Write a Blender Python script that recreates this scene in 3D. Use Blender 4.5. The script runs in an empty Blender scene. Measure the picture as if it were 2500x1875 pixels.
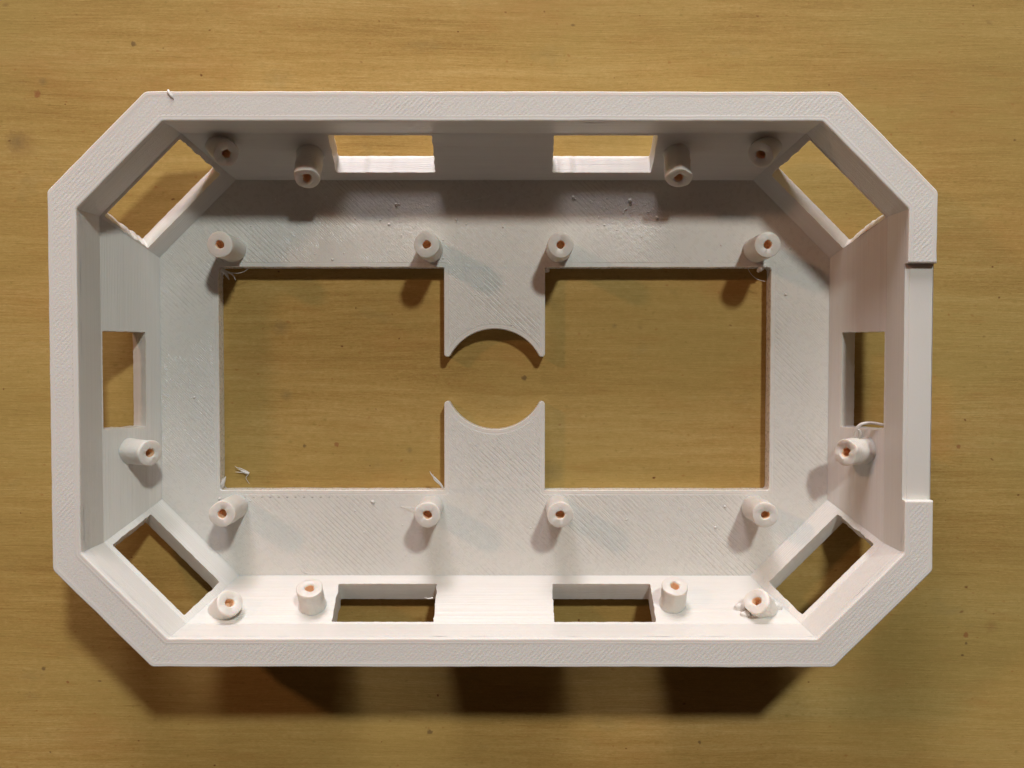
import bpy, bmesh, math, random
from mathutils import Vector, Matrix, Euler, noise
from mathutils.geometry import tessellate_polygon
random.seed(7)
S = 0.001                      # everything below is written in millimetres

# ------------------------------------------------------------------ camera, world, lamps
scn = bpy.context.scene
col = scn.collection
cd = bpy.data.cameras.new("camera"); cam = bpy.data.objects.new("camera", cd); col.objects.link(cam)
cam.location = (4.14 * S, 5.81 * S, 228 * S)
cam.rotation_euler = Euler((-0.0311, 0.0, 0.0005), 'XYZ')
cd.sensor_width = 36; cd.lens = 33.15; cd.clip_start = 0.01; cd.clip_end = 20
scn.camera = cam
scn.view_settings.view_transform = 'Standard'
scn.view_settings.look = 'None'
scn.view_settings.exposure = 0.0
scn.view_settings.gamma = 1.0

world = bpy.data.worlds.new("World"); scn.world = world; world.use_nodes = True
bg = world.node_tree.nodes['Background']
bg.inputs[0].default_value = (1.0, 0.62, 0.48, 1); bg.inputs[1].default_value = 0.036

def lamp(name, pos, size, power, colour):
    ld = bpy.data.lights.new(name, 'AREA'); ld.shape = 'DISK'; ld.size = size
    ld.energy = power; ld.color = colour
    o = bpy.data.objects.new(name, ld); col.objects.link(o)
    o.location = pos
    o.rotation_euler = (-Vector(pos)).to_track_quat('-Z', 'Y').to_euler()
    return o
lamp("ceiling_lamp", (0.778, 1.761, 2.305), 0.25, 46, (0.95, 1.0, 0.98))      # main light, up and to the right
lamp("desk_lamp", (-1.22, 0.68, 0.93), 0.11, 5.0, (1.0, 0.56, 0.38))         # warm bulb on the left
lamp("window_light", (-0.32, 1.72, 0.76), 0.42, 11.5, (0.98, 0.91, 1.0))        # low cool light from the top
lamp("far_window", (-0.05, 1.1, 0.25), 0.42, 8.5, (1.0, 0.95, 0.95))          # very low, wide light far beyond the top edge

# ------------------------------------------------------------------ node helpers
def new_mat(name):
    m = bpy.data.materials.new(name); m.use_nodes = True
    nt = m.node_tree; nt.nodes.clear()
    out = nt.nodes.new('ShaderNodeOutputMaterial'); b = nt.nodes.new('ShaderNodeBsdfPrincipled')
    nt.links.new(b.outputs[0], out.inputs[0])
    return m, nt, b
class G:
    def __init__(s, nt): s.nt = nt
    def n(s, t, **k):
        x = s.nt.nodes.new(t)
        for a, v in k.items(): setattr(x, a, v)
        return x
    def l(s, a, b): s.nt.links.new(a, b)
    def put(s, sock, v):
        if isinstance(v, bpy.types.NodeSocket): s.l(v, sock)
        else: sock.default_value = v
    def math(s, op, a, b=0.0, c=0.0, clamp=False):
        x = s.n('ShaderNodeMath', operation=op); x.use_clamp = clamp
        s.put(x.inputs[0], a); s.put(x.inputs[1], b)
        if len(x.inputs) > 2: s.put(x.inputs[2], c)
        return x.outputs[0]
    def mapping(s, vec, scale=(1, 1, 1), rot=(0, 0, 0), loc=(0, 0, 0)):
        x = s.n('ShaderNodeMapping'); s.l(vec, x.inputs[0])
        x.inputs['Scale'].default_value = scale; x.inputs['Rotation'].default_value = rot; x.inputs['Location'].default_value = loc
        return x.outputs[0]
    def noise(s, vec, scale=1.0, detail=2.0, rough=0.5, dist=0.0):
        x = s.n('ShaderNodeTexNoise'); s.l(vec, x.inputs['Vector'])
        x.inputs['Scale'].default_value = scale; x.inputs['Detail'].default_value = detail
        x.inputs['Roughness'].default_value = rough; x.inputs['Distortion'].default_value = dist
        return x.outputs[0]
    def ramp(s, f, stops):
        x = s.n('ShaderNodeValToRGB'); s.l(f, x.inputs[0]); e = x.color_ramp.elements
        e[0].position = stops[0][0]; e[0].color = (*stops[0][1], 1)
        e[1].position = stops[-1][0]; e[1].color = (*stops[-1][1], 1)
        for p, c in stops[1:-1]:
            q = e.new(p); q.color = (*c, 1)
        return x.outputs[0]
    def rng(s, f, a, b, c=0.0, d=1.0):
        x = s.n('ShaderNodeMapRange'); s.put(x.inputs[0], f)
        for i, v in enumerate((a, b, c, d)): x.inputs[1 + i].default_value = v
        return x.outputs[0]
    def mix(s, f, a, b, mode='MIX'):
        x = s.n('ShaderNodeMix', data_type='RGBA', blend_type=mode)
        s.put(x.inputs[0], f); s.put(x.inputs[6], a if isinstance(a, bpy.types.NodeSocket) else (*a, 1)); s.put(x.inputs[7], b if isinstance(b, bpy.types.NodeSocket) else (*b, 1))
        return x.outputs[2]
def mm_coords(g):
    tc = g.n('ShaderNodeTexCoord')
    return g.mapping(tc.outputs['Object'], (1000, 1000, 1000))

PLA = (0.70, 0.667, 0.615)
def plastic_base(b, rough=0.38):
    b.inputs['Roughness'].default_value = rough
    b.inputs['IOR'].default_value = 1.46
    b.inputs['Subsurface Weight'].default_value = 0.35
    b.inputs['Subsurface Radius'].default_value = (1.0, 0.55, 0.32)
    b.inputs['Subsurface Scale'].default_value = 0.0016
def raster_line(g, v, angle, pitch, wob):
    """height of filament lines running along `angle` in the xy plane"""
    r = g.mapping(v, (1, 1, 1), (0, 0, -angle))
    nz = g.noise(g.mapping(r, (0.05, 0.5, 0.3)), 1.0, 2.0)
    sx = g.n('ShaderNodeSeparateXYZ'); g.l(r, sx.inputs[0])
    ph = g.math('ADD', g.math('MULTIPLY', sx.outputs[1], 2 * math.pi / pitch), g.math('MULTIPLY', nz, wob))
    return g.math('SINE', ph), r

# plate: fine diagonal filament lines, in places open and deep, with bright glints
def mat_plate(kind):
    m, nt, b = new_mat("white_plastic_" + kind); g = G(nt); v = mm_coords(g); plastic_base(b, 0.30)
    ang = math.radians(-44)
    w, r = raster_line(g, v, ang, 0.44, 2.2)
    w2, _ = raster_line(g, v, ang, 0.9, 1.6)
    brk = g.noise(g.mapping(r, (0.30, 3.0, 1)), 1.0, 3.0, 0.65)              # lines that come and go
    patch = g.rng(g.noise(g.mapping(v, loc=(4, 11, 0)), 0.045, 1.0), 0.50, 0.62, 0.0, 1.0)
    sep = g.n('ShaderNodeSeparateXYZ'); g.l(v, sep.inputs[0])
    def zone(cx, cy, rad, soft):                                            # a round area where the layer was laid badly
        q = g.mapping(v, (1, 1, 0), loc=(-cx, -cy, 0)); ln = g.n('ShaderNodeVectorMath', operation='LENGTH'); g.l(q, ln.inputs[0])
        return g.rng(g.math('ADD', ln.outputs['Value'], g.math('MULTIPLY', g.noise(v, 0.15, 2.0), 6.0)), rad, rad + soft, 1.0, 0.0)
    open_ = zone(-35.0, -38.0, 9.0, 9.0)
    patch = g.math('MAXIMUM', patch, open_)
    scar = g.math('MAXIMUM', zone(32.0, 40.0, 10.0, 6.0), zone(-22.0, 40.5, 8.0, 8.0))
    ax, ay = g.math('ABSOLUTE', sep.outputs[0]), g.math('ABSOLUTE', sep.outputs[1])
    if kind == 'plate':                                                     # distance to the edge of the opening
        d0 = g.math('MAXIMUM', g.math('SUBTRACT', ax, 65.5), g.math('SUBTRACT', ay, 26.5))
        cx_ = g.math('MAXIMUM', g.math('SUBTRACT', 12.0, ax), 0.0); cy_ = g.math('SUBTRACT', ay, 26.5)
        d1 = g.math('SQRT', g.math('ADD', g.math('MULTIPLY', cx_, cx_), g.math('MULTIPLY', cy_, cy_)))   # no bead where a tab grows out
        isx = g.math('LESS_THAN', ax, 12.0)
        d = g.math('ADD', g.math('MULTIPLY', d1, isx), g.math('MULTIPLY', d0, g.math('SUBTRACT', 1.0, isx)))
    else:
        rr = g.math('SQRT', g.math('ADD', g.math('MULTIPLY', ax, ax), g.math('MULTIPLY', ay, ay)))
        d = g.math('MINIMUM', g.math('SUBTRACT', 12.0, ax), g.math('SUBTRACT', rr, 12.0))
    inner = g.rng(d, 0.9, 1.3, 0.0, 1.0)                                    # smooth perimeter beads round the opening
    bead = g.math('SINE', g.math('MULTIPLY', d, 2 * math.pi / 0.55))
    fill = g.math('ADD', g.math('MULTIPLY', w, 0.16), g.math('MULTIPLY', w2, g.math('MULTIPLY', patch, 0.4)))
    dash = g.rng(g.noise(g.mapping(r, (0.42, 8.5, 1), loc=(5, 3, 0)), 1.0, 2.0, 0.5), 0.58, 0.70, 0.0, 1.0)   # raised shiny dashes
    fill = g.math('ADD', fill, g.math('ADD', g.math('MULTIPLY', brk, 2.0), g.math('MULTIPLY', dash, 1.3)))
    fill = g.math('ADD', fill, g.math('MULTIPLY', g.noise(v, 2.0, 3.0, 0.6), 1.0))
    pm = g.rng(g.noise(g.mapping(v, loc=(13, 5, 0)), 0.045, 2.0), 0.38, 0.62, 0.15, 1.0)
    fill = g.math('ADD', g.math('MULTIPLY', fill, pm), g.math('MULTIPLY', scar, g.math('MULTIPLY', g.noise(v, 1.1, 4.0, 0.7), 6.0)))
    h = g.math('ADD', g.math('MULTIPLY', fill, inner), g.math('MULTIPLY', g.math('MULTIPLY', bead, 0.22), g.math('SUBTRACT', 1.0, inner)))
    ge = g.n('ShaderNodeNewGeometry'); sn = g.n('ShaderNodeSeparateXYZ'); g.l(ge.outputs['True Normal'], sn.inputs[0])
    h = g.math('MULTIPLY', h, g.math('GREATER_THAN', sn.outputs[2], 0.9))   # raster only on the flat top
    bp = g.n('ShaderNodeBump'); bp.inputs['Strength'].default_value = 1.0; bp.inputs['Distance'].default_value = 0.000035
    g.l(h, bp.inputs['Height']); g.l(bp.outputs[0], b.inputs['Normal'])
    gap = g.math('MULTIPLY', g.rng(w2, -1.0, -0.6, 1.0, 0.0), g.math('MULTIPLY', patch, g.rng(brk, 0.45, 0.6, 1.0, 0.0)))
    gap = g.math('MULTIPLY', g.math('MAXIMUM', gap, g.math('MULTIPLY', open_, g.rng(w2, -1.0, -0.5, 1.0, 0.0))), inner)
    if kind == 'plate':
        px_ = g.math('SINE', g.math('MULTIPLY', sep.outputs[0], 2 * math.pi / 2.0))
        row = g.math('MULTIPLY', g.rng(g.math('ABSOLUTE', g.math('SUBTRACT', d, 1.75)), 0.08, 0.22, 1.0, 0.0), g.rng(px_, 0.5, 0.9, 0.0, 1.0))
        row = g.math('MULTIPLY', row, zone(-48.0, -28.0, 9.0, 9.0))
        gap = g.math('MAXIMUM', gap, g.math('MULTIPLY', row, 2.0))
    c = g.mix(g.noise(v, 0.12, 2.0), (PLA[0] * 0.98, PLA[1] * 0.98, PLA[2] * 0.965), (PLA[0] * 1.02, PLA[1] * 1.02, PLA[2] * 1.01))
    c = g.mix(g.math('MULTIPLY', gap, 0.4), c, (0.33, 0.29, 0.24))
    g.l(c, b.inputs['Base Color'])
    rg = g.rng(g.noise(v, 0.9, 3.0), 0.3, 0.7, 0.20, 0.42)
    g.l(g.math('SUBTRACT', rg, g.math('MULTIPLY', dash, 0.10)), b.inputs['Roughness'])
    b.inputs['Specular IOR Level'].default_value = 0.65
    return m
# rim: short strokes across the band between smooth border beads
def mat_rim():
    m, nt, b = new_mat("white_plastic_rim"); g = G(nt); v = mm_coords(g); plastic_base(b, 0.45)
    w, r = raster_line(g, v, math.radians(47), 0.8, 4.0)
    brk = g.noise(g.mapping(r, (0.6, 1.7, 1)), 1.0, 3.0, 0.6)
    at = g.n('ShaderNodeAttribute'); at.attribute_name = 'band'              # 0 outer edge .. 1 inner edge
    t = at.outputs['Fac']
    inner = g.math('MULTIPLY', g.rng(t, 0.14, 0.20, 0.0, 1.0), g.rng(t, 0.78, 0.84, 1.0, 0.0))
    bead = g.math('SINE', g.math('MULTIPLY', t, 2 * math.pi * 11))
    pm = g.rng(g.noise(v, 0.035, 1.0), 0.35, 0.65, 0.35, 1.0)
    fill = g.math('MULTIPLY', g.math('ADD', g.math('MULTIPLY', w, 0.22), g.math('MULTIPLY', brk, 2.2)), pm)
    fill = g.math('ADD', fill, g.math('MULTIPLY', g.noise(v, 2.4, 3.0, 0.7), 1.2))
    h = g.math('ADD', g.math('MULTIPLY', fill, inner), g.math('MULTIPLY', g.math('ADD', g.math('MULTIPLY', bead, 0.16), 1.75), g.math('SUBTRACT', 1.0, inner)))
    bp = g.n('ShaderNodeBump'); bp.inputs['Strength'].default_value = 1.0; bp.inputs['Distance'].default_value = 0.00004
    g.l(h, bp.inputs['Height']); g.l(bp.outputs[0], b.inputs['Normal'])
    # row of tiny pin holes where the strokes turn beside the border bead
    sx = g.n('ShaderNodeSeparateXYZ'); g.l(r, sx.inputs[0])
    pin = g.math('MULTIPLY', g.rng(g.math('ABSOLUTE', g.math('SUBTRACT', t, 0.80)), 0.0, 0.028, 1.0, 0.0), g.rng(w, 0.6, 1.0, 0.0, 1.0))
    pin = g.math('MULTIPLY', pin, g.rng(g.noise(v, 0.06, 1.0), 0.45, 0.6, 0.0, 1.0))
    g.l(g.mix(g.math('MULTIPLY', pin, 0.5), PLA, (0.30, 0.26, 0.22)), b.inputs['Base Color'])
    return m
# walls: horizontal print layers
def mat_wall():
    m, nt, b = new_mat("white_plastic_wall"); g = G(nt); v = mm_coords(g); plastic_base(b, 0.36)
    n1 = g.noise(g.mapping(v, (0.012, 0.012, 2.2)), 1.0, 3.0, 0.8)
    sp = g.n('ShaderNodeSeparateXYZ'); g.l(v, sp.inputs[0])
    lay = g.math('SINE', g.math('MULTIPLY', sp.outputs[2], 2 * math.pi / 0.32))
    grit = g.noise(v, 1.2, 3.0, 0.6)
    h = g.math('ADD', g.math('ADD', g.math('MULTIPLY', n1, 3.0), g.math('MULTIPLY', lay, 0.25)), g.math('MULTIPLY', grit, 0.5))
    bp = g.n('ShaderNodeBump'); bp.inputs['Strength'].default_value = 1.0; bp.inputs['Distance'].default_value = 0.00004
    g.l(h, bp.inputs['Height']); g.l(bp.outputs[0], b.inputs['Normal'])
    n2 = g.noise(g.mapping(v, (0.010, 0.010, 1.5), loc=(3, 8, 1)), 1.0, 4.0, 0.8)
    c = g.mix(g.rng(n2, 0.35, 0.65), (PLA[0] * 0.965, PLA[1] * 0.96, PLA[2] * 0.95), (PLA[0] * 1.02, PLA[1] * 1.02, PLA[2] * 1.02))
    g.l(c, b.inputs['Base Color'])
    return m
def mat_post():
    m, nt, b = new_mat("white_plastic_post"); g = G(nt); v = mm_coords(g); plastic_base(b, 0.4)
    b.inputs['Subsurface Weight'].default_value = 0.6
    sp = g.n('ShaderNodeSeparateXYZ'); g.l(v, sp.inputs[0])
    lay = g.math('SINE', g.math('MULTIPLY', sp.outputs[2], 2 * math.pi / 0.45))
    h = g.math('ADD', g.math('MULTIPLY', lay, 0.3), g.math('MULTIPLY', g.noise(v, 1.1, 3.0, 0.6), 1.6))
    bp = g.n('ShaderNodeBump'); bp.inputs['Strength'].default_value = 1.0; bp.inputs['Distance'].default_value = 0.00006
    g.l(h, bp.inputs['Height']); g.l(bp.outputs[0], b.inputs['Normal'])
    b.inputs['Base Color'].default_value = (0.67, 0.635, 0.575, 1)
    return m
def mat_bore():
    m, nt, b = new_mat("glow_tinted_bore"); g = G(nt); v = mm_coords(g); plastic_base(b, 0.5)
    g.l(g.mix(g.noise(v, 0.8, 2.0), (0.76, 0.47, 0.25), (0.85, 0.62, 0.42)), b.inputs['Base Color'])  # orange glow of light scattered inside the plastic, painted into the bore colour
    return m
def mat_strand():
    m, nt, b = new_mat("white_plastic_strand"); plastic_base(b, 0.3)
    b.inputs['Base Color'].default_value = (*PLA, 1); b.inputs['Subsurface Weight'].default_value = 0.0
    return m
def mat_wood():
    m, nt, b = new_mat("plywood"); g = G(nt); v = mm_coords(g); v0 = v
    v = g.mapping(v, rot=(0, 0, math.radians(0.6)))
    warp = g.noise(g.mapping(v, (0.008, 0.02, 1)), 1.0, 2.0)
    vw = g.n('ShaderNodeVectorMath', operation='ADD'); g.l(v, vw.inputs[0])
    cmb = g.n('ShaderNodeCombineXYZ'); g.l(g.math('MULTIPLY', warp, 7.0), cmb.inputs[1]); g.l(cmb.outputs[0], vw.inputs[1]); vw = vw.outputs[0]
    broad = g.noise(g.mapping(vw, (0.006, 0.05, 1)), 1.0, 3.0, 0.6)
    mid = g.noise(g.mapping(vw, (0.03, 0.55, 1)), 1.0, 4.0, 0.7)
    fine = g.noise(g.mapping(vw, (0.10, 2.6, 1)), 1.0, 5.0, 0.8)
    fuzz = g.noise(g.mapping(vw, (0.9, 3.0, 1)), 1.0, 4.0, 0.8)
    f = g.math('ADD', g.math('ADD', g.math('MULTIPLY', broad, 0.30), g.math('MULTIPLY', mid, 0.22)), g.math('MULTIPLY', fine, 0.20))
    f = g.math('ADD', f, g.math('MULTIPLY', fuzz, 0.26))
    c = g.ramp(f, [(0.38, (0.27, 0.147, 0.036)), (0.48, (0.402, 0.248, 0.069)), (0.54, (0.465, 0.302, 0.100)), (0.65, (0.58, 0.41, 0.172))])
    tone = g.noise(g.mapping(v, (0.012, 0.022, 1), loc=(2, 6, 0)), 1.0, 2.0)
    c = g.mix(g.rng(tone, 0.40, 0.62, 0.0, 0.55), c, (0.38, 0.268, 0.078))      # greener heartwood areas
    blush = g.rng(g.noise(g.mapping(v, (0.022, 0.05, 1), loc=(7, 2, 0)), 1.0, 3.0, 0.6), 0.54, 0.76)
    c = g.mix(g.math('MULTIPLY', blush, 0.50), c, (0.37, 0.175, 0.045))
    blush2 = g.rng(g.noise(g.mapping(v, (0.07, 0.22, 1), loc=(17, 22, 0)), 1.0, 4.0, 0.7), 0.55, 0.72)
    c = g.mix(g.math('MULTIPLY', blush2, 0.30), c, (0.34, 0.165, 0.04))
    grey = g.rng(g.noise(g.mapping(v, (0.05, 0.08, 1), loc=(41, 12, 0)), 1.0, 4.0, 0.7), 0.60, 0.78)
    c = g.mix(g.math('MULTIPLY', grey, 0.35), c, (0.20, 0.165, 0.07))
    mott = g.noise(g.mapping(v, (0.45, 0.8, 1), loc=(31, 9, 0)), 1.0, 5.0, 0.8)
    c = g.mix(g.rng(mott, 0.48, 0.70, 0.0, 0.45), c, (0.33, 0.24, 0.062))
    c = g.mix(g.rng(mott, 0.48, 0.30, 0.0, 0.28), c, (0.50, 0.36, 0.13))
    # dark pore streaks, short and sparse
    st = g.noise(g.mapping(vw, (0.10, 1.8, 1), loc=(3, 17, 0)), 1.0, 3.0, 0.65)
    c = g.mix(g.rng(st, 0.60, 0.76, 0.0, 0.40), c, (0.22, 0.115, 0.03))
    # specks: small dark and rust-coloured points of uneven size
    def specks(cell, rad, thr, colr, off, k):
        warp2 = g.n('ShaderNodeTexNoise'); g.l(v, warp2.inputs['Vector']); warp2.inputs['Scale'].default_value = 0.9 / cell; warp2.inputs['Detail'].default_value = 4.0
        add = g.n('ShaderNodeVectorMath', operation='MULTIPLY_ADD'); g.l(warp2.outputs['Color'], add.inputs[0]); add.inputs[1].default_value = (cell * 0.5, cell * 0.5, 0); g.l(v, add.inputs[2])
        vv = g.mapping(add.outputs[0], (0.9 / cell, 1.2 / cell, 1), loc=(off, off * 1.7, 0), rot=(0, 0, off))
        vo = g.n('ShaderNodeTexVoronoi', feature='F1'); vo.voronoi_dimensions = '2D'; vo.inputs['Scale'].default_value = 1.0; g.l(vv, vo.inputs['Vector'])
        sc = g.n('ShaderNodeSeparateColor'); g.l(vo.outputs['Color'], sc.inputs[0])
        size = g.rng(sc.outputs[1], 0.0, 1.0, rad * 0.4, rad * 1.3)
        dd = g.math('DIVIDE', g.math('ADD', vo.outputs['Distance'], g.math('MULTIPLY', g.noise(v, 3.1, 2.0), 0.6 * rad)), size)
        spot = g.rng(dd, 0.8, 2.1, 1.0, 0.0)
        return g.math('MULTIPLY', g.math('MULTIPLY', g.math('MULTIPLY', spot, g.math('GREATER_THAN', sc.outputs[0], thr)), sc.outputs[2]), k), colr
    for a in (specks(9.0, 0.022, 0.62, (0.13, 0.035, 0.010), 3.3, 1.0), specks(26.0, 0.012, 0.7, (0.09, 0.04, 0.02), 8.1, 1.0),
              specks(4.2, 0.05, 0.55, (0.30, 0.12, 0.03), 1.7, 0.55), specks(3.1, 0.07, 0.6, (0.24, 0.17, 0.04), 5.9, 0.5)):
        c = g.mix(a[0], c, a[1])
    wn = g.n('ShaderNodeTexNoise'); g.l(v0, wn.inputs['Vector']); wn.inputs['Scale'].default_value = 1.3; wn.inputs['Detail'].default_value = 3.0
    for mx, my, mr, mk in [(7.1, 0.2, 0.69, 0), (-46.1, -16.3, 0.59, 0), (-38.4, -16.0, 0.59, 1), (-86.5, 80.1, 0.69, 0), (114.9, -62.5, 0.69, 1), (115.0, -64.6, 0.40, 0), (112.4, -16.4, 0.59, 1), (-110.2, -70.8, 0.59, 0), (-104.4, -74.2, 0.40, 1), (-15.9, -86.5, 0.69, 0), (50.1, -89.0, 0.49, 0), (-108.3, 71.1, 0.79, 2), (-109.6, 68.2, 0.89, 1), (-51.6, 12.4, 1.58, 2), (13.6, -22.7, 2.18, 2), (-50.4, -4.0, 1.19, 2), (91.0, 44.3, 0.49, 1), (96.7, -46.9, 0.49, 0), (-113.9, 56.4, 2.97, 3), (-114.8, 56.9, 1.78, 2), (-20.7, -17.4, 0.59, 2), (28.9, 12.8, 0.49, 2), (121.0, -60.4, 1.19, 3), (-72.8, -16.0, 0.49, 1), (86.5, -51.4, 0.49, 0),]:
        col_, k_ = (((0.12, 0.07, 0.03), 0.7), ((0.25, 0.08, 0.028), 0.65), ((0.16, 0.12, 0.05), 0.45), ((0.26, 0.13, 0.04), 0.5))[mk]
        q = g.n('ShaderNodeVectorMath', operation='SUBTRACT'); g.l(v0, q.inputs[0]); q.inputs[1].default_value = (mx, my, 0)
        q2 = g.n('ShaderNodeVectorMath', operation='MULTIPLY_ADD'); g.l(wn.outputs['Color'], q2.inputs[0]); q2.inputs[1].default_value = (mr * 1.6, mr * 1.6, 0); g.l(q.outputs[0], q2.inputs[2])
        q3 = g.n('ShaderNodeVectorMath', operation='SUBTRACT'); g.l(q2.outputs[0], q3.inputs[0]); q3.inputs[1].default_value = (mr * 0.8, mr * 0.8, 0)
        ln = g.n('ShaderNodeVectorMath', operation='LENGTH'); g.l(q3.outputs[0], ln.inputs[0])
        c = g.mix(g.rng(ln.outputs['Value'], mr * (0.55 if mk < 2 else 0.1), mr * (1.1 if mk < 2 else 1.6), k_, 0.0), c, col_)
    g.l(c, b.inputs['Base Color'])
    b.inputs['Roughness'].default_value = 0.7
    b.inputs['Specular IOR Level'].default_value = 0.2
    bp = g.n('ShaderNodeBump'); bp.inputs['Strength'].default_value = 0.7; bp.inputs['Distance'].default_value = 0.00006
    g.l(g.math('ADD', g.math('MULTIPLY', fine, 1.3), g.math('MULTIPLY', st, 0.7)), bp.inputs['Height']); g.l(bp.outputs[0], b.inputs['Normal'])
    return m
M_TAB = mat_plate('tab')
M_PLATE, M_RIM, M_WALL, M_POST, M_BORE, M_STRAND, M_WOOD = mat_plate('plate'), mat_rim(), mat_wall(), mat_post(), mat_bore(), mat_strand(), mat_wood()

# ------------------------------------------------------------------ mesh helpers
class MB:
    def __init__(s): s.v = []; s.f = []; s.mi = []
    def add(s, pts, faces, mi=0):
        k = len(s.v); s.v += [tuple(p) for p in pts]
        for f in faces: s.f.append([k + i for i in f]); s.mi.append(mi)
    def quad(s, *p): s.add(p, [list(range(len(p)))])
    def build(s, name, mats, parent=None, smooth=None, weld=True):
        me = bpy.data.meshes.new(name); me.from_pydata([(x * S, y * S, z * S) for x, y, z in s.v], [], s.f)
        for m in (mats if isinstance(mats, (list, tuple)) else [mats]): me.materials.append(m)
        for p, i in zip(me.polygons, s.mi): p.material_index = i
        bm = bmesh.new(); bm.from_mesh(me)
        if weld: bmesh.ops.remove_doubles(bm, verts=bm.verts, dist=1e-6)
        bmesh.ops.recalc_face_normals(bm, faces=bm.faces)
        if smooth is not None:
            for f in bm.faces: f.smooth = True
            for e in bm.edges:
                if len(e.link_faces) == 2 and e.calc_face_angle(0) > smooth: e.smooth = False
        bm.to_mesh(me); bm.free()
        o = bpy.data.objects.new(name, me); col.objects.link(o)
        if parent: o.parent = parent
        return o
def V3(p, z): return (p[0], p[1], z)
def wob(x, y, a, k=0.25, seed=0.0):
    return a * (noise.noise(Vector((x * k + seed, y * k, seed * 1.3))) * 2.0)
def fillet(corners, rs, n=5):
    """round the corners of a closed loop"""
    out = []; N = len(corners)
    for i, c in enumerate(corners):
        c = Vector(c); a = Vector(corners[i - 1]) - c; b = Vector(corners[(i + 1) % N]) - c
        r = rs[i] if isinstance(rs, (list, tuple)) else rs
        a.normalize(); b.normalize(); ang = a.angle(b); t = r / math.tan(ang / 2)
        p, q = c + a * t, c + b * t; cen = c + (a + b).normalized() * (r / math.sin(ang / 2))
        u, w = p - cen, q - cen
        tot = u.angle(w)
        for k in range(n + 1):
            s1 = math.sin(tot * (1 - k / n)) / math.sin(tot); s2 = math.sin(tot * k / n) / math.sin(tot)
            out.append(tuple(cen + u * s1 + w * s2))
    return out
def subdivide(loop, step):
    out = []
    for i, p in enumerate(loop):
        q = loop[(i + 1) % len(loop)]; d = math.dist(p, q); n = max(1, round(d / step))
        for k in range(n): out.append((p[0] + (q[0] - p[0]) * k / n, p[1] + (q[1] - p[1]) * k / n))
    return out

# ------------------------------------------------------------------ measures of the case (mm, wood at z = 0)
ZR, ZL, ZC, ZT = 27.5, 25.85, 16.27, 3.87          # rim top, rim underside, crease, plate top
def octa(W, H, c):   # counter-clockwise seen from above, starting on the right side's lower end
    return [(W, -H + c), (W, H - c), (W - c, H), (-W + c, H), (-W, H - c), (-W, -H + c), (-W + c, -H), (W - c, -H)]
IN1 = octa(88.06, 55.08, 18.44); IN3 = octa(79.36, 47.0, 18.28)
OUT0 = octa(94.2, 61.3, 20.9)
kx, ky = 8.7 / 12.4, 8.08 / 12.4
OUT3 = octa(94.2 - kx * ZC, 61.3 - ky * ZC, 20.9)
SIDES = ['right', 'TR', 'top', 'TL', 'left', 'BL', 'bottom', 'BR']

case = bpy.data.objects.new("printed_enclosure", None); col.objects.link(case)
case['label'] = "white 3D-printed octagonal enclosure lying open on plywood, with wall windows and screw posts inside"
case['category'] = "enclosure"
case.empty_display_size = 0.02

# ------------------------------------------------------------------ tabletop
mb = MB(); X, Y, T = 900, 700, 18
mb.add([(-X, -Y, 0), (X, -Y, 0), (X, Y, 0), (-X, Y, 0), (-X, -Y, -T), (X, -Y, -T), (X, Y, -T), (-X, Y, -T)],
       [(0, 1, 2, 3), (7, 6, 5, 4), (0, 4, 5, 1), (1, 5, 6, 2), (2, 6, 7, 3), (3, 7, 4, 0)])
top = mb.build("tabletop", M_WOOD); top['kind'] = 'structure'

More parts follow.
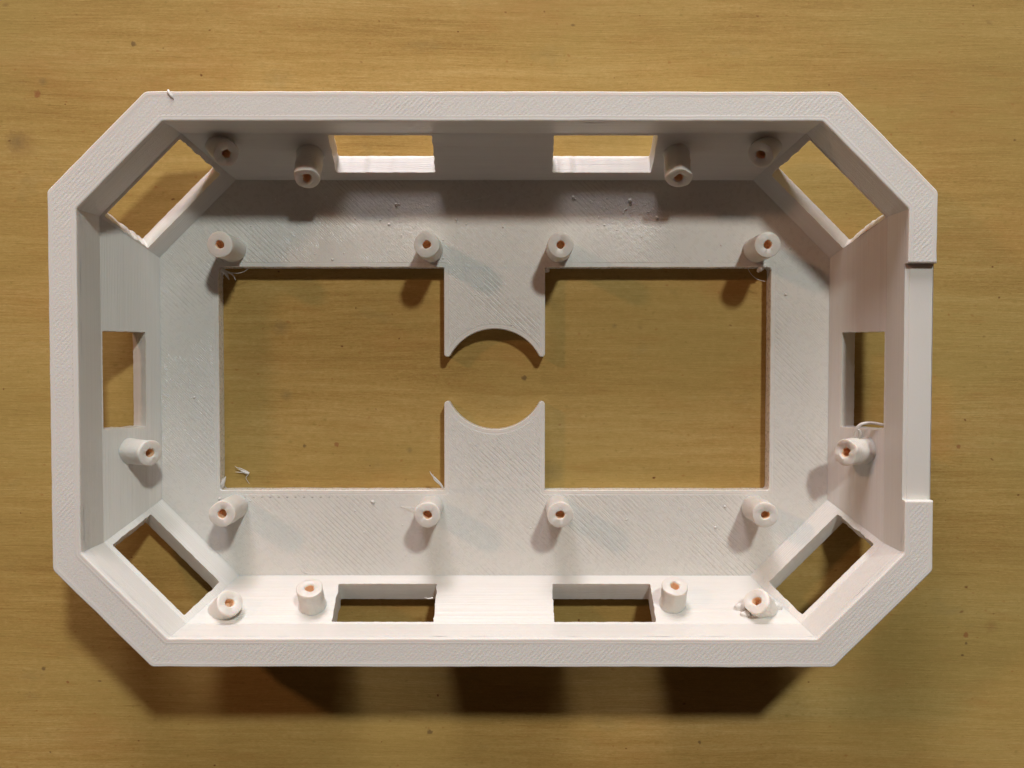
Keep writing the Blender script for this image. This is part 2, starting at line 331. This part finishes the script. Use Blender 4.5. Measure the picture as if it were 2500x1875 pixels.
# ------------------------------------------------------------------ rim
def make_rim():
    gap = 25.3
    secs = []                                     # list of (outer xy, inner xy) round the case, starting above the gap
    def arc(i):
        o = fillet([OUT0[i - 1], OUT0[i], OUT0[(i + 1) % 8]], 1.6, 4)[5:10]
        q = fillet([IN1[i - 1], IN1[i], IN1[(i + 1) % 8]], 1.0, 4)[5:10]
        return list(zip(o, q))
    arcs = [arc(i) for i in range(8)]
    def run(a, b, n):
        return [tuple((a[j][0] + (b[j][0] - a[j][0]) * k / n, a[j][1] + (b[j][1] - a[j][1]) * k / n) for j in (0, 1)) for k in range(n)]
    start = ((94.2, gap), (88.06, gap)); end = ((94.2, -gap), (88.06, -gap))
    secs += run(start, arcs[1][0], 5)
    for i in range(1, 9):
        a = arcs[i % 8]; secs += a
        nxt = arcs[(i + 1) % 8][0] if i < 8 else end
        L = math.dist(a[-1][0], nxt[0]); secs += run(a[-1], nxt, max(2, int(L / 3)))[1:]
    secs.append(end)
    prof = [(0.0, ZL), (0.0, ZR - 0.32), (0.012, ZR - 0.10), (0.04, ZR), (0.965, ZR), (0.99, ZR - 0.08), (1.0, ZR - 0.28), (1.0, ZL)]
    verts = []; band = []
    for o, q in secs:
        ox, oy = o[0] + wob(*o, 0.05, 0.3), o[1] + wob(*o, 0.05, 0.3, 5); ix, iy = q[0] + wob(*q, 0.04, 0.3, 9), q[1] + wob(*q, 0.04, 0.3, 3)
        zz = wob(*o, 0.05, 0.08, 2)
        for t, z in prof:
            verts.append(((ox + (ix - ox) * t) * S, (oy + (iy - oy) * t) * S, (z + (zz if z > ZL + .1 else 0)) * S)); band.append(t)
    n = len(prof); faces = []
    for k in range(len(secs) - 1):
        for j in range(n - 1):
            faces.append((k * n + j, k * n + j + 1, (k + 1) * n + j + 1, (k + 1) * n + j))
    faces.append(tuple(range(n))); faces.append(tuple((len(secs) - 1) * n + j for j in range(n)))
    me = bpy.data.meshes.new("rim"); me.from_pydata(verts, [], faces)
    at = me.attributes.new('band', 'FLOAT', 'POINT')
    for i, t in enumerate(band): at.data[i].value = t
    bm = bmesh.new(); bm.from_mesh(me)
    bmesh.ops.recalc_face_normals(bm, faces=bm.faces)
    caps = [f for f in bm.faces if len(f.verts) > 4]
    es = [e for f in caps for e in f.edges if all(v.co.z > (ZR - 0.2) * S for v in e.verts)]
    bmesh.ops.bevel(bm, geom=es, offset=0.35 * S, segments=3, affect='EDGES', profile=0.5)
    for f in bm.faces: f.smooth = True
    for e in bm.edges:
        if len(e.link_faces) == 2 and e.calc_face_angle(0) > 0.22: e.smooth = False
    bm.to_mesh(me); bm.free(); me.materials.append(M_RIM)
    o = bpy.data.objects.new("rim", me); col.objects.link(o); o.parent = case
make_rim()

# ------------------------------------------------------------------ walls
def frame(i):
    """plane of the sloping inner face of wall i: point on crease, along, down, normal (inwards-up)"""
    a = Vector((*IN1[i], ZC)); b = Vector((*IN1[(i + 1) % 8], ZC)); c = Vector((*IN3[i], ZT)); d = Vector((*IN3[(i + 1) % 8], ZT))
    u = (b - a).normalized(); mid = (a + b) / 2; low = (c + d) / 2
    dn = low - mid; dn = (dn - u * dn.dot(u)).normalized(); n = u.cross(dn)
    if n.z < 0: n = -n
    return mid, u, dn, n
# windows: (centre along, half width, upper edge, lower edge) measured down the slope
WIN = {'right': [(0.0, 11.1, 0.35, 11.55)], 'left': [(0.0, 11.1, 0.3, 11.2)],
       'top': [(-25.1, 11.6, 0.6, 12.2), (25.35, 11.6, 0.6, 12.2)], 'bottom': [(-25.2, 11.6, 0.5, 12.1), (25.3, 11.6, 0.5, 12.1)],
       'TL': [(0.2, 12.1, 0.7, 13.3)], 'TR': [(-0.7, 12.1, 0.4, 12.9)], 'BL': [(0.0, 11.4, 1.0, 12.5)], 'BR': [(0.0, 11.4, 1.3, 12.6)]}
def make_wall(i):
    nm = SIDES[i]; P, u, dn, n = frame(i); j = (i + 1) % 8; mb = MB()
    oA, oB = Vector((*OUT0[i], ZC)), Vector((*OUT0[j], ZC)); oC, oD = Vector((*OUT3[i], 0)), Vector((*OUT3[j], 0))
    no = (oB - oA).cross(oC - oA).normalized()
    def to_outer(p): return p - n * ((p - oA).dot(no) / n.dot(no))
    def strip(A, B, C, D, nseg):                    # quad strip A-B over C-D
        A, B, C, D = map(Vector, (A, B, C, D))
        for k in range(nseg):
            s, e = k / nseg, (k + 1) / nseg
            mb.quad(A.lerp(B, s), A.lerp(B, e), C.lerp(D, e), C.lerp(D, s))
    aI, bI = (*IN1[i], ZL), (*IN1[j], ZL); aO, bO = (*OUT0[i], ZL), (*OUT0[j], ZL)
    mb.quad(aI, bI, (*IN1[j], ZC), (*IN1[i], ZC))               # upright lip, inside
    mb.quad(aO, bO, oB, oA)                                      # outside
    if nm == 'right':                                            # top of the wall, bare inside the notch of the rim
        ys = [IN1[i][1], -26.0, 26.0, IN1[j][1]]
        r = 0.35
        # bare ledge with a rounded outer edge and a proud inner bead
        pr = [(94.2, ZL - 0.3), (94.05, ZL - 0.06), (93.8, ZL), (89.2, ZL), (89.05, ZL - 0.12), (88.9, ZL), (88.25, ZL), (88.06, ZL - 0.15)]
        pr = [(x, z - 0.01) for x, z in pr]
        N = 24
        for k in range(N):
            y0, y1 = -25.9 + 51.8 * k / N, -25.9 + 51.8 * (k + 1) / N
            for q in range(len(pr) - 1):
                mb.quad((pr[q][0] + wob(y0, q, .03), y0, pr[q][1]), (pr[q + 1][0] + wob(y0, q + 1, .03), y0, pr[q + 1][1]), (pr[q + 1][0] + wob(y1, q + 1, .03), y1, pr[q + 1][1]), (pr[q][0] + wob(y1, q, .03), y1, pr[q][1]))
    outer_loop = [Vector((*IN1[i], ZC)), Vector((*IN1[j], ZC)), Vector((*IN3[j], ZT)), Vector((*IN3[i], ZT))]
    loops_i = [[(p - P) for p in outer_loop]]; loops_i = [[(p.dot(u), p.dot(dn)) for p in loops_i[0]]]
    ol = [oA, oB, oD, oC]; outl = [[((p - P).dot(u), (p - P).dot(dn)) for p in ol]]
    holes = []
    for w, (cx, hw, v0, v1) in enumerate(WIN[nm]):
        h = fillet([(cx - hw, v0), (cx + hw, v0), (cx + hw, v1), (cx - hw, v1)], 0.3, 2)
        h = subdivide(h, 0.7)
        hh = []
        for x, y in h:
            amp = 0.07 if y < v0 + .4 else 0.11
            if nm in ('TL', 'TR', 'BR') and abs(y - v0) > .4 and abs(y - v1) > .4: amp = 0.2
            hh.append((x + wob(x, y, amp, 0.9, i * 3.1 + w), y + wob(x, y, amp * 0.5, 1.1, i * 2.3 + w + 20)))
        holes.append(hh)
    # inner sloping face
    def fill(frame_loop, hs, conv):
        polys = [[Vector((x, y, 0)) for x, y in frame_loop]] + [[Vector((x, y, 0)) for x, y in h] for h in hs]
        tris = tessellate_polygon(polys); flat = [p for pl in polys for p in pl]
        mb.add([conv(p.x, p.y) for p in flat], tris)
    inn = lambda x, y: P + u * x + dn * y
    fill(loops_i[0], holes, inn)
    # outer sloping face: project to the outer plane
    def outc(x, y): return to_outer(P + u * x + dn * y)
    # frame corners of the outer plane expressed in inner-plane coordinates
    fr = []
    for p in ol:
        q = p + n * ((P - p).dot(n)); fr.append(((q - P).dot(u), (q - P).dot(dn)))
    ho = []
    for h in holes:
        cx = sum(x for x, y in h) / len(h); cy = sum(y for x, y in h) / len(h)
        ho.append([(cx + (x - cx) * 1.0, cy + (y - cy) * 1.0) for x, y in h])
    fill(fr, ho, outc)
    for h, h2 in zip(holes, ho):                                 # jambs, slightly stepped like printed layers
        K = 4; N = len(h)
        rings = []
        for k in range(K + 1):
            ring = []
            for (x, y), (x2, y2) in zip(h, h2):
                a = inn(x, y); b = outc(x2, y2); p = a.lerp(b, k / K)
                if 0 < k < K: p = p + dn * wob(x * 0.2, k * 3.7, 0.05, 1.0, i)
                ring.append(p)
            rings.append(ring)
        for k in range(K):
            for q in range(N):
                mb.quad(rings[k][q], rings[k][(q + 1) % N], rings[k + 1][(q + 1) % N], rings[k + 1][q])
    o = mb.build("wall", M_WALL, case, smooth=0.35)
    return o
for i in range(8): make_wall(i)

# ------------------------------------------------------------------ base plate with one wide opening, and its two tabs
HX, HY, TX, TR_ = 65.5, 26.5, 11.98, 12.0
def make_plate():
    mb = MB()
    e = 0.35; outl = octa(79.36 + e, 47.0 + e, 18.28)
    hole = []
    q = fillet([(-HX, -HY), (HX, -HY), (HX, HY), (-HX, HY)], 0.7, 4)
    # break the long sides where the tabs grow out of them
    for k, p in enumerate(q):
        hole.append(p)
        r = q[(k + 1) % len(q)]
        if abs(p[0] - r[0]) > 50:
            s = 1 if r[0] > p[0] else -1
            hole += [(-s * TX, p[1]), (s * TX, p[1])]
    hole = subdivide(hole, 2.0)
    hw = []
    for x, y in hole:
        if abs(abs(y) - HY) < 1e-4 and abs(x) < TX + 1.5: hw.append((x, y)); continue
        hw.append((x + wob(x, y, 0.05, 0.4), y + wob(x, y, 0.05, 0.4, 7)))
    def lift(z, o, hh):
        polys = [[Vector((*p, 0)) for p in o], [Vector((*p, 0)) for p in hh]]
        flat = [p for pl in polys for p in pl]
        mb.add([(p.x, p.y, z) for p in flat], tessellate_polygon(polys))
    cx = lambda p, d: (p[0] + d * (1 if p[0] > 0 else -1) * (1 if abs(abs(p[0]) - HX) < 0.8 else 0), p[1] + d * (1 if p[1] > 0 else -1) * (1 if abs(abs(p[1]) - HY) < 0.8 and not abs(p[0]) < TX + .01 else 0))
    h1 = [cx(p, 0.16) for p in hw]
    lift(ZT, outl, h1); lift(0.06, outl, hw)
    N = len(hw)
    for k in range(N):
        a, b = hw[k], hw[(k + 1) % N]; a1, b1 = h1[k], h1[(k + 1) % N]
        if abs(a[0]) < TX + .01 and abs(b[0]) < TX + .01 and abs(abs(a[1]) - HY) < .01: continue      # the tab starts here
        mb.quad(V3(a1, ZT), V3(b1, ZT), V3(b, ZT - 0.16), V3(a, ZT - 0.16)); mb.quad(V3(a, ZT - 0.16), V3(b, ZT - 0.16), V3(b, 0.06), V3(a, 0.06))
    return mb.build("base_plate", M_PLATE, case, smooth=0.6)
make_plate()
def make_tab(sgn):
    r = 0.75; cxx = TX - r; cy = math.sqrt((TR_ + r) ** 2 - cxx ** 2)
    pts = [(-TX, HY), (-TX, cy)]
    tip_end = math.atan2(-cy, cxx)                      # direction from left tip centre to the circle centre
    for k in range(1, 9):
        a = -math.pi + (tip_end + math.pi) * k / 8
        pts.append((-cxx + r * math.cos(a), cy + r * math.sin(a)))
    a0 = math.atan2(cy, -cxx); a1 = math.pi - a0
    for k in range(1, 48):
        a = a0 + (a1 - a0) * k / 48; pts.append((TR_ * math.cos(a), TR_ * math.sin(a)))
    left = pts[1:10]
    pts += [(-x, y) for x, y in reversed(left)]
    pts.append((TX, HY))
    pts = [(x, y * sgn) for x, y in pts]
    if sgn < 0: pts.reverse()
    # edge chamfer: shrink the top outline slightly
    N = len(pts); top_ = []
    for k, p in enumerate(pts):
        if k in (0, N - 1): 
            s = 0.15 if p[0] > 0 else -0.15
            top_.append((p[0] - s, p[1])); continue
        a, b = Vector(pts[k - 1]), Vector(pts[(k + 1) % N]); t = (b - a).normalized(); nn = Vector((-t.y, t.x))
        top_.append((p[0] + nn.x * 0.15, p[1] + nn.y * 0.15))
    mb = MB()
    for z, L in ((ZT, top_), (0.06, pts)):
        mb.add([V3(p, z) for p in L], tessellate_polygon([[Vector((*p, 0)) for p in L]]))
    for k in range(N - 1):
        a, b, c, d = pts[k], pts[k + 1], top_[k + 1], top_[k]
        mb.quad(V3(d, ZT), V3(c, ZT), V3(b, ZT - 0.15), V3(a, ZT - 0.15)); mb.quad(V3(a, ZT - 0.15), V3(b, ZT - 0.15), V3(b, 0.06), V3(a, 0.06))
    return mb.build("tab", M_TAB, case, smooth=0.6)
make_tab(1); make_tab(-1)

# ------------------------------------------------------------------ screw posts
def post_mesh(h, seed, rough=0.0, root=2.0, flare=0.0, bore=0.92):
    """hollow round post standing on z = 0, its root buried below"""
    mb = MB(); N = 40; R, r = 2.95, bore
    prof = [(R + flare, -root), (R + flare, 0.0), (R + flare * 0.3, 0.5), (R, 1.1)]
    for k in range(1, 7): prof.append((R - (0.09 if k % 2 else 0.0), 1.1 + (h - 1.4) * k / 7))
    prof += [(R, h - 0.22), (R - 0.08, h - 0.07), (R - 0.25, h)]
    inner = [(r + 0.16 + rough * 0.35, h - rough * 0.1), (r + 0.03 + rough * 0.1, h - 0.12 - rough * 0.3), (r, h - 0.4 - rough * 0.5), (r, h - 2.2), (r * 0.8, h - 2.6), (0.0, h - 2.7)]
    rings = []
    for ring_i, (q, z) in enumerate(prof + inner):
        pts = []
        for k in range(N):
            a = 2 * math.pi * k / N; ca, sa = math.cos(a), math.sin(a)
            e = noise.noise(Vector((ca * 1.3 + seed, sa * 1.3, z * 0.35))) * (0.13 + rough * 0.3)
            top_z = 0
            if z > h - 0.5: top_z = noise.noise(Vector((ca * 1.1 * q / R, sa * 1.1 * q / R, seed * 3.0))) * (0.10 + rough * 0.35)
            ee = e if q > 0.5 else 0
            if q < 1.3: ee = e * 0.8 + 0.06 * math.sin(2 * a + seed * 5)
            pts.append(((q + ee) * ca if q else 0, (q + ee) * sa if q else 0, z + top_z))
        rings.append(pts)
    npf = len(prof)
    for k in range(len(rings) - 1):
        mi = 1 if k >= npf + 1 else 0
        for j in range(N):
            a, b = rings[k], rings[k + 1]; m = (j + 1) % N
            mb.add([a[j], a[m], b[m], b[j]], [(0, 1, 2, 3)], mi)
    return mb
def add_post(pos, axis, h, seed, rough=0.0, root=2.0, spin=0.0, flare=0.0):
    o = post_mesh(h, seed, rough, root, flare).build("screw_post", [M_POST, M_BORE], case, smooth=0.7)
    q = Vector(axis).to_track_quat('Z', 'Y')
    o.rotation_euler = (q @ Euler((0, 0, spin)).to_quaternion()).to_euler(); o.location = Vector(pos) * S
    return o
k = 0
for sy in (1, -1):
    for x in (-61.84, -15.12, 15.12, 61.84):
        dy = {(-1, -61.84): 0.15, (-1, 61.84): 0.0}.get((sy, x), 0)
        add_post((x, sy * 30.63 + dy, ZT), (0, 0, 1), 10.6, 1.7 + k * 2.3, 0.08 if sy > 0 else 0.22, 2.0); k += 1
def wall_post(side, uc, v, L, seed, rough=0.9, root=3.2):
    i = SIDES.index(side); P, u, dn, n = frame(i)
    p = P + u * uc + dn * v
    o = add_post(p, n, L, seed, rough, root, random.random() * 6, 0.15)
    return o
# along-wall position uc is measured in the direction of travel round the case
wall_post('top', 42.0, 6.4, 7.5, 3.1); wall_post('top', -41.6, 6.3, 7.5, 5.2)
wall_post('bottom', -41.87, 5.3, 6.0, 7.3, 0.5); wall_post('bottom', 41.3, 6.0, 6.0, 9.9, 0.5)
wall_post('left', 16.55, 7.2, 7.4, 11.2, 0.5); wall_post('right', -16.1, 5.2, 7.3, 12.8, 1.1)
def diag_post(side, uabs, v, L, seed):
    i = SIDES.index(side); P, u, dn, n = frame(i)
    # uabs is measured from the foot of the perpendicular through the case centre
    base = P - u * P.dot(u) + u * uabs
    return add_post(base + dn * v, n, L, seed, 0.45, 3.0, random.random() * 6, 0.1)
for side, px, v, sd in (('TL', (-6.4, 7.1), 0, 13.4), ('TR', (6.5, 7.3), 0, 15.1), ('BL', (6.73, 7.2), 0, 17.7), ('BR', (-6.76, 7.7), 0, 19.3)):
    i = SIDES.index(side); P, u, dn, n = frame(i)
    out = {'TL': (-1, 1), 'TR': (1, 1), 'BL': (-1, -1), 'BR': (1, -1)}[side]
    uu = Vector((out[1], -out[0], 0)).normalized()
    s = 1 if uu.dot(u) > 0 else -1
    diag_post(side, px[0] * s, px[1], 7.6, sd)

# ------------------------------------------------------------------ strings, curls and blobs of stray filament
def tube_mesh(paths, sides=6):
    mb = MB()
    for pts in paths:
        P = [Vector(p[:3]) for p in pts]; R = [p[3] for p in pts]; N = len(P); rings = []
        # smooth resample
        Q = []; RR = []
        for a in range(N - 1):
            p0, p1, p2, p3 = P[max(a - 1, 0)], P[a], P[a + 1], P[min(a + 2, N - 1)]
            for t in (0, .25, .5, .75):
                Q.append(0.5 * ((2 * p1) + (p2 - p0) * t + (2 * p0 - 5 * p1 + 4 * p2 - p3) * t * t + (3 * p1 - p0 - 3 * p2 + p3) * t ** 3)); RR.append(R[a] + (R[a + 1] - R[a]) * t)
        Q.append(P[-1]); RR.append(R[-1])
        for a, (p, r) in enumerate(zip(Q, RR)):
            t = (Q[min(a + 1, len(Q) - 1)] - Q[max(a - 1, 0)]).normalized()
            x = t.orthogonal().normalized() if a == 0 else (x - t * x.dot(t)).normalized()
            y = t.cross(x)
            rings.append([p + (x * math.cos(2 * math.pi * s / sides) + y * math.sin(2 * math.pi * s / sides)) * r for s in range(sides)])
        for a in range(len(rings) - 1):
            for s in range(sides):
                mb.quad(rings[a][s], rings[a][(s + 1) % sides], rings[a + 1][(s + 1) % sides], rings[a + 1][s])
        mb.quad(*rings[0]); mb.quad(*reversed(rings[-1]))
    return mb
def strand(paths, name="plastic_strand"): return tube_mesh(paths).build(name, M_STRAND, case, smooth=1.2)
def blob(c, r, name="plastic_blob", sc=(1, 1, 1), seed=0.0, parent=case):
    bm = bmesh.new(); bmesh.ops.create_icosphere(bm, subdivisions=3, radius=1.0)
    for v in bm.verts:
        k_ = 1 + 0.35 * noise.noise(v.co * 1.6 + Vector((seed, 0, 0)))
        v.co = Vector((c[0] + v.co.x * r * sc[0] * k_, c[1] + v.co.y * r * sc[1] * k_, c[2] + v.co.z * r * sc[2] * k_)) * S
    for f in bm.faces: f.smooth = True
    me = bpy.data.meshes.new(name); bm.to_mesh(me); bm.free(); me.materials.append(M_STRAND)
    o = bpy.data.objects.new(name, me); col.objects.link(o); o.parent = parent
    return o
# loop of filament across the right window
strand([[(82.5, -12.6, 12.6, .3), (82.6, -11.0, 13.6, .35), (83.6, -9.9, 14.2, .36), (85.6, -9.6, 14.6, .34), (87.6, -9.9, 15.3, .32), (89.2, -10.2, 15.6, .3)]])
strand([[(83.6, -13.8, 11.6, .38), (83.9, -12.2, 12.4, .42), (83.4, -11.2, 12.8, .3)]])
# frayed corner of the left opening, top
strand([[(-64.9, 26.1, 3.2, .5), (-64.1, 25.4, 3.2, .5), (-63.5, 24.4, 3.3, .28), (-63.0, 23.5, 3.4, .05)],
        [(-64.3, 25.6, 3.2, .35), (-62.9, 25.2, 3.3, .22), (-62.0, 24.5, 3.4, .12), (-61.5, 23.4, 3.5, .03)],
        [(-63.2, 25.3, 3.3, .14), (-61.2, 25.1, 3.4, .07), (-59.6, 25.4, 3.5, .05), (-58.4, 26.2, 3.7, .03)],
        [(-64.6, 25.2, 3.0, .3), (-64.8, 24.4, 3.0, .2), (-64.4, 23.9, 3.1, .05)]])
# leaf-like curl in the lower left corner, sliver beside the lower tab
strand([[(-65.3, -26.3, 3.2, .25), (-65.0, -25.2, 3.6, .5), (-64.5, -24.2, 3.9, .35), (-64.0, -23.2, 4.2, .05)],
        [(-65.2, -25.9, 3.3, .4), (-65.1, -24.6, 3.6, .22), (-64.7, -23.6, 3.9, .05)]])
strand([[(-12.3, -26.2, 3.3, .2), (-12.9, -25.2, 3.6, .3), (-14.0, -23.9, 4.0, .28), (-15.0, -22.7, 4.4, .14), (-15.4, -21.9, 4.6, .03)],
        [(-12.8, -25.4, 3.5, .18), (-14.4, -23.9, 4.3, .12), (-14.6, -22.6, 4.6, .03)]])
# blobs on the upper edge of the right opening
blob((63.2, 26.4, 3.3), 0.75, seed=1.0); blob((63.8, 26.9, 4.1), 0.6, seed=2.0); blob((62.8, 25.9, 2.9), 0.5, seed=3.0)
strand([[(60.2, 26.2, 3.2, .05), (61.0, 24.9, 3.3, .05), (62.3, 23.8, 3.4, .05), (64.2, 23.2, 3.5, .05)]])
blob((12.4, 25.8, 3.0), 0.65, seed=4.0, sc=(1, .8, .8)); blob((12.3, 26.6, 3.5), 0.4, seed=4.6)
# stray hairs: rim top left, post tips
strand([[(-68.4, 61.6, 27.3, .2), (-68.2, 61.0, 27.5, .38), (-67.6, 60.2, 27.55, .34), (-67.2, 59.6, 27.45, .1)]])
strand([[(-42.0, -44.0, 15.8, .1), (-43.2, -43.2, 16.3, .16), (-43.6, -42.4, 16.5, .05)], [(-43.0, -43.4, 16.2, .08), (-41.2, -43.7, 16.2, .07), (-39.9, -43.6, 16.0, .03)]])
strand([[(60.9, -50.2, 14.0, .16), (60.8, -51.9, 13.4, .13), (60.9, -53.3, 13.6, .16)], [(61.9, -50.3, 14.0, .14), (62.0, -51.9, 13.4, .1), (62.0, -53.3, 13.6, .14)]])
strand([[(-14.3, -50.9, 9.7, .22), (-15.3, -51.0, 10.0, .14), (-16.2, -50.7, 10.1, .03)]])
# long fine threads lying on the plate
strand([[(-22.5, -30.5, 4.0, .05), (-18.2, -30.6, 6.0, .08), (-17.9, -30.7, 8.5, .1)]])
strand([[(-9.7, 41.6, 4.1, .05), (-5, 42.3, 4.1, .06), (0.5, 43.8, 4.2, .05), (4.0, 44.6, 4.2, .04)]])
strand([[(-9.5, 44.8, 4.1, .04), (-9.2, 42.6, 4.2, .04), (-8.8, 41.5, 4.1, .04)]])
# small bumps on the plate
for j, (x, y, r) in enumerate([(-29.1, -29.3, .42), (-38.4, 28.3, .28), (-23.3, 41.3, .32), (-25.0, 36.6, .3), (-6.5, 43.5, .3), (18.5, 43.0, .38), (32.0, 42.2, .42),
                               (-9.1, 37.7, .28), (38.3, 38.2, .35), (-57.6, 36.2, .2), (-10.7, 48.2, .3), (2.0, 36, .22), (26, 36.5, .22), (-33, 38, .2), (69.0, 20.1, .3),
                               (-65.6, -28.6, .35), (52.7, -35.4, .3), (69.9, 31.0, .22), (-71.5, -4.4, .3), (4.0, 12.9, .18), (-4.5, 20, .16), (55, -30.4, .3)]):
    blob((x, y, ZT + r * 0.3), r, seed=20 + j, sc=(1, 1, .8))
# lumps smeared round the foot of the lower right corner post
for q_, (c_, r_) in enumerate([((64.8, -52.3, 12.5), 2.0), ((56.8, -52.4, 12.7), 1.9), ((60.5, -53.5, 14.3), 1.5), ((63.2, -53.2, 13.9), 1.6), ((57.5, -53.5, 14.3), 1.3)]):
    blob(c_, r_ * 0.7, seed=60 + q_, sc=(1.2, .9, .5))
# crumbs scattered on the plate where the nozzle dragged
def crumbs():
    bm = bmesh.new()
    spots = [(random.gauss(28, 8), random.gauss(39.5, 3.2)) for _ in range(70)] + [(random.gauss(-22, 9), random.gauss(38, 3.5)) for _ in range(45)] + [(random.uniform(-70, 70), random.choice((-1, 1)) * random.uniform(28, 45)) for _ in range(60)]
    for x, y in spots:
        if abs(y) > 45.5 or abs(y) < 28 or abs(x) > 62: continue
        r_ = random.uniform(0.06, 0.2)
        m4 = Matrix.Translation((x * S, y * S, (ZT + r_ * .2) * S)) @ Matrix.Rotation(random.random() * 3, 4, 'Z') @ Matrix.Diagonal((random.uniform(.8, 2.2), 1, .7, 1))
        bmesh.ops.create_icosphere(bm, subdivisions=1, radius=r_ * S, matrix=m4)
    for f in bm.faces: f.smooth = True
    me = bpy.data.meshes.new("plastic_crumbs"); bm.to_mesh(me); bm.free(); me.materials.append(M_STRAND)
    o = bpy.data.objects.new("plastic_crumbs", me); col.objects.link(o); o.parent = case; o['kind'] = 'stuff'
crumbs()
# loose scrap on the wood inside the left opening
root = bpy.data.objects.new("plastic_scrap", None); col.objects.link(root); root.location = (-60.4 * S, -22.9 * S, 0)
root['label'] = "tiny frayed curl of white plastic lying on the wood inside the left opening"; root['category'] = "plastic scrap"; root.empty_display_size = 0.002
sc1 = tube_mesh([[(0.9, -0.1, .5, .35), (-0.2, 0.3, .6, .32), (-1.3, 0.9, .7, .12), (-2.4, 1.8, 1.0, .03)], [(0.2, 0.1, .5, .2), (-1.2, 0.2, .5, .1), (-2.4, 0.3, .6, .04)],
                 [(0.6, 0.3, .5, .16), (-1.0, 1.2, .9, .08), (-2.0, 1.4, 1.1, .03)]]).build("curl", M_STRAND, root, smooth=1.2)
sc2 = tube_mesh([[(0.7, -0.3, .4, .12), (0.1, -1.1, .4, .06), (0.5, -2.0, .3, .05), (0.9, -2.6, .2, .03)]]).build("fibre", M_STRAND, root, smooth=1.2)
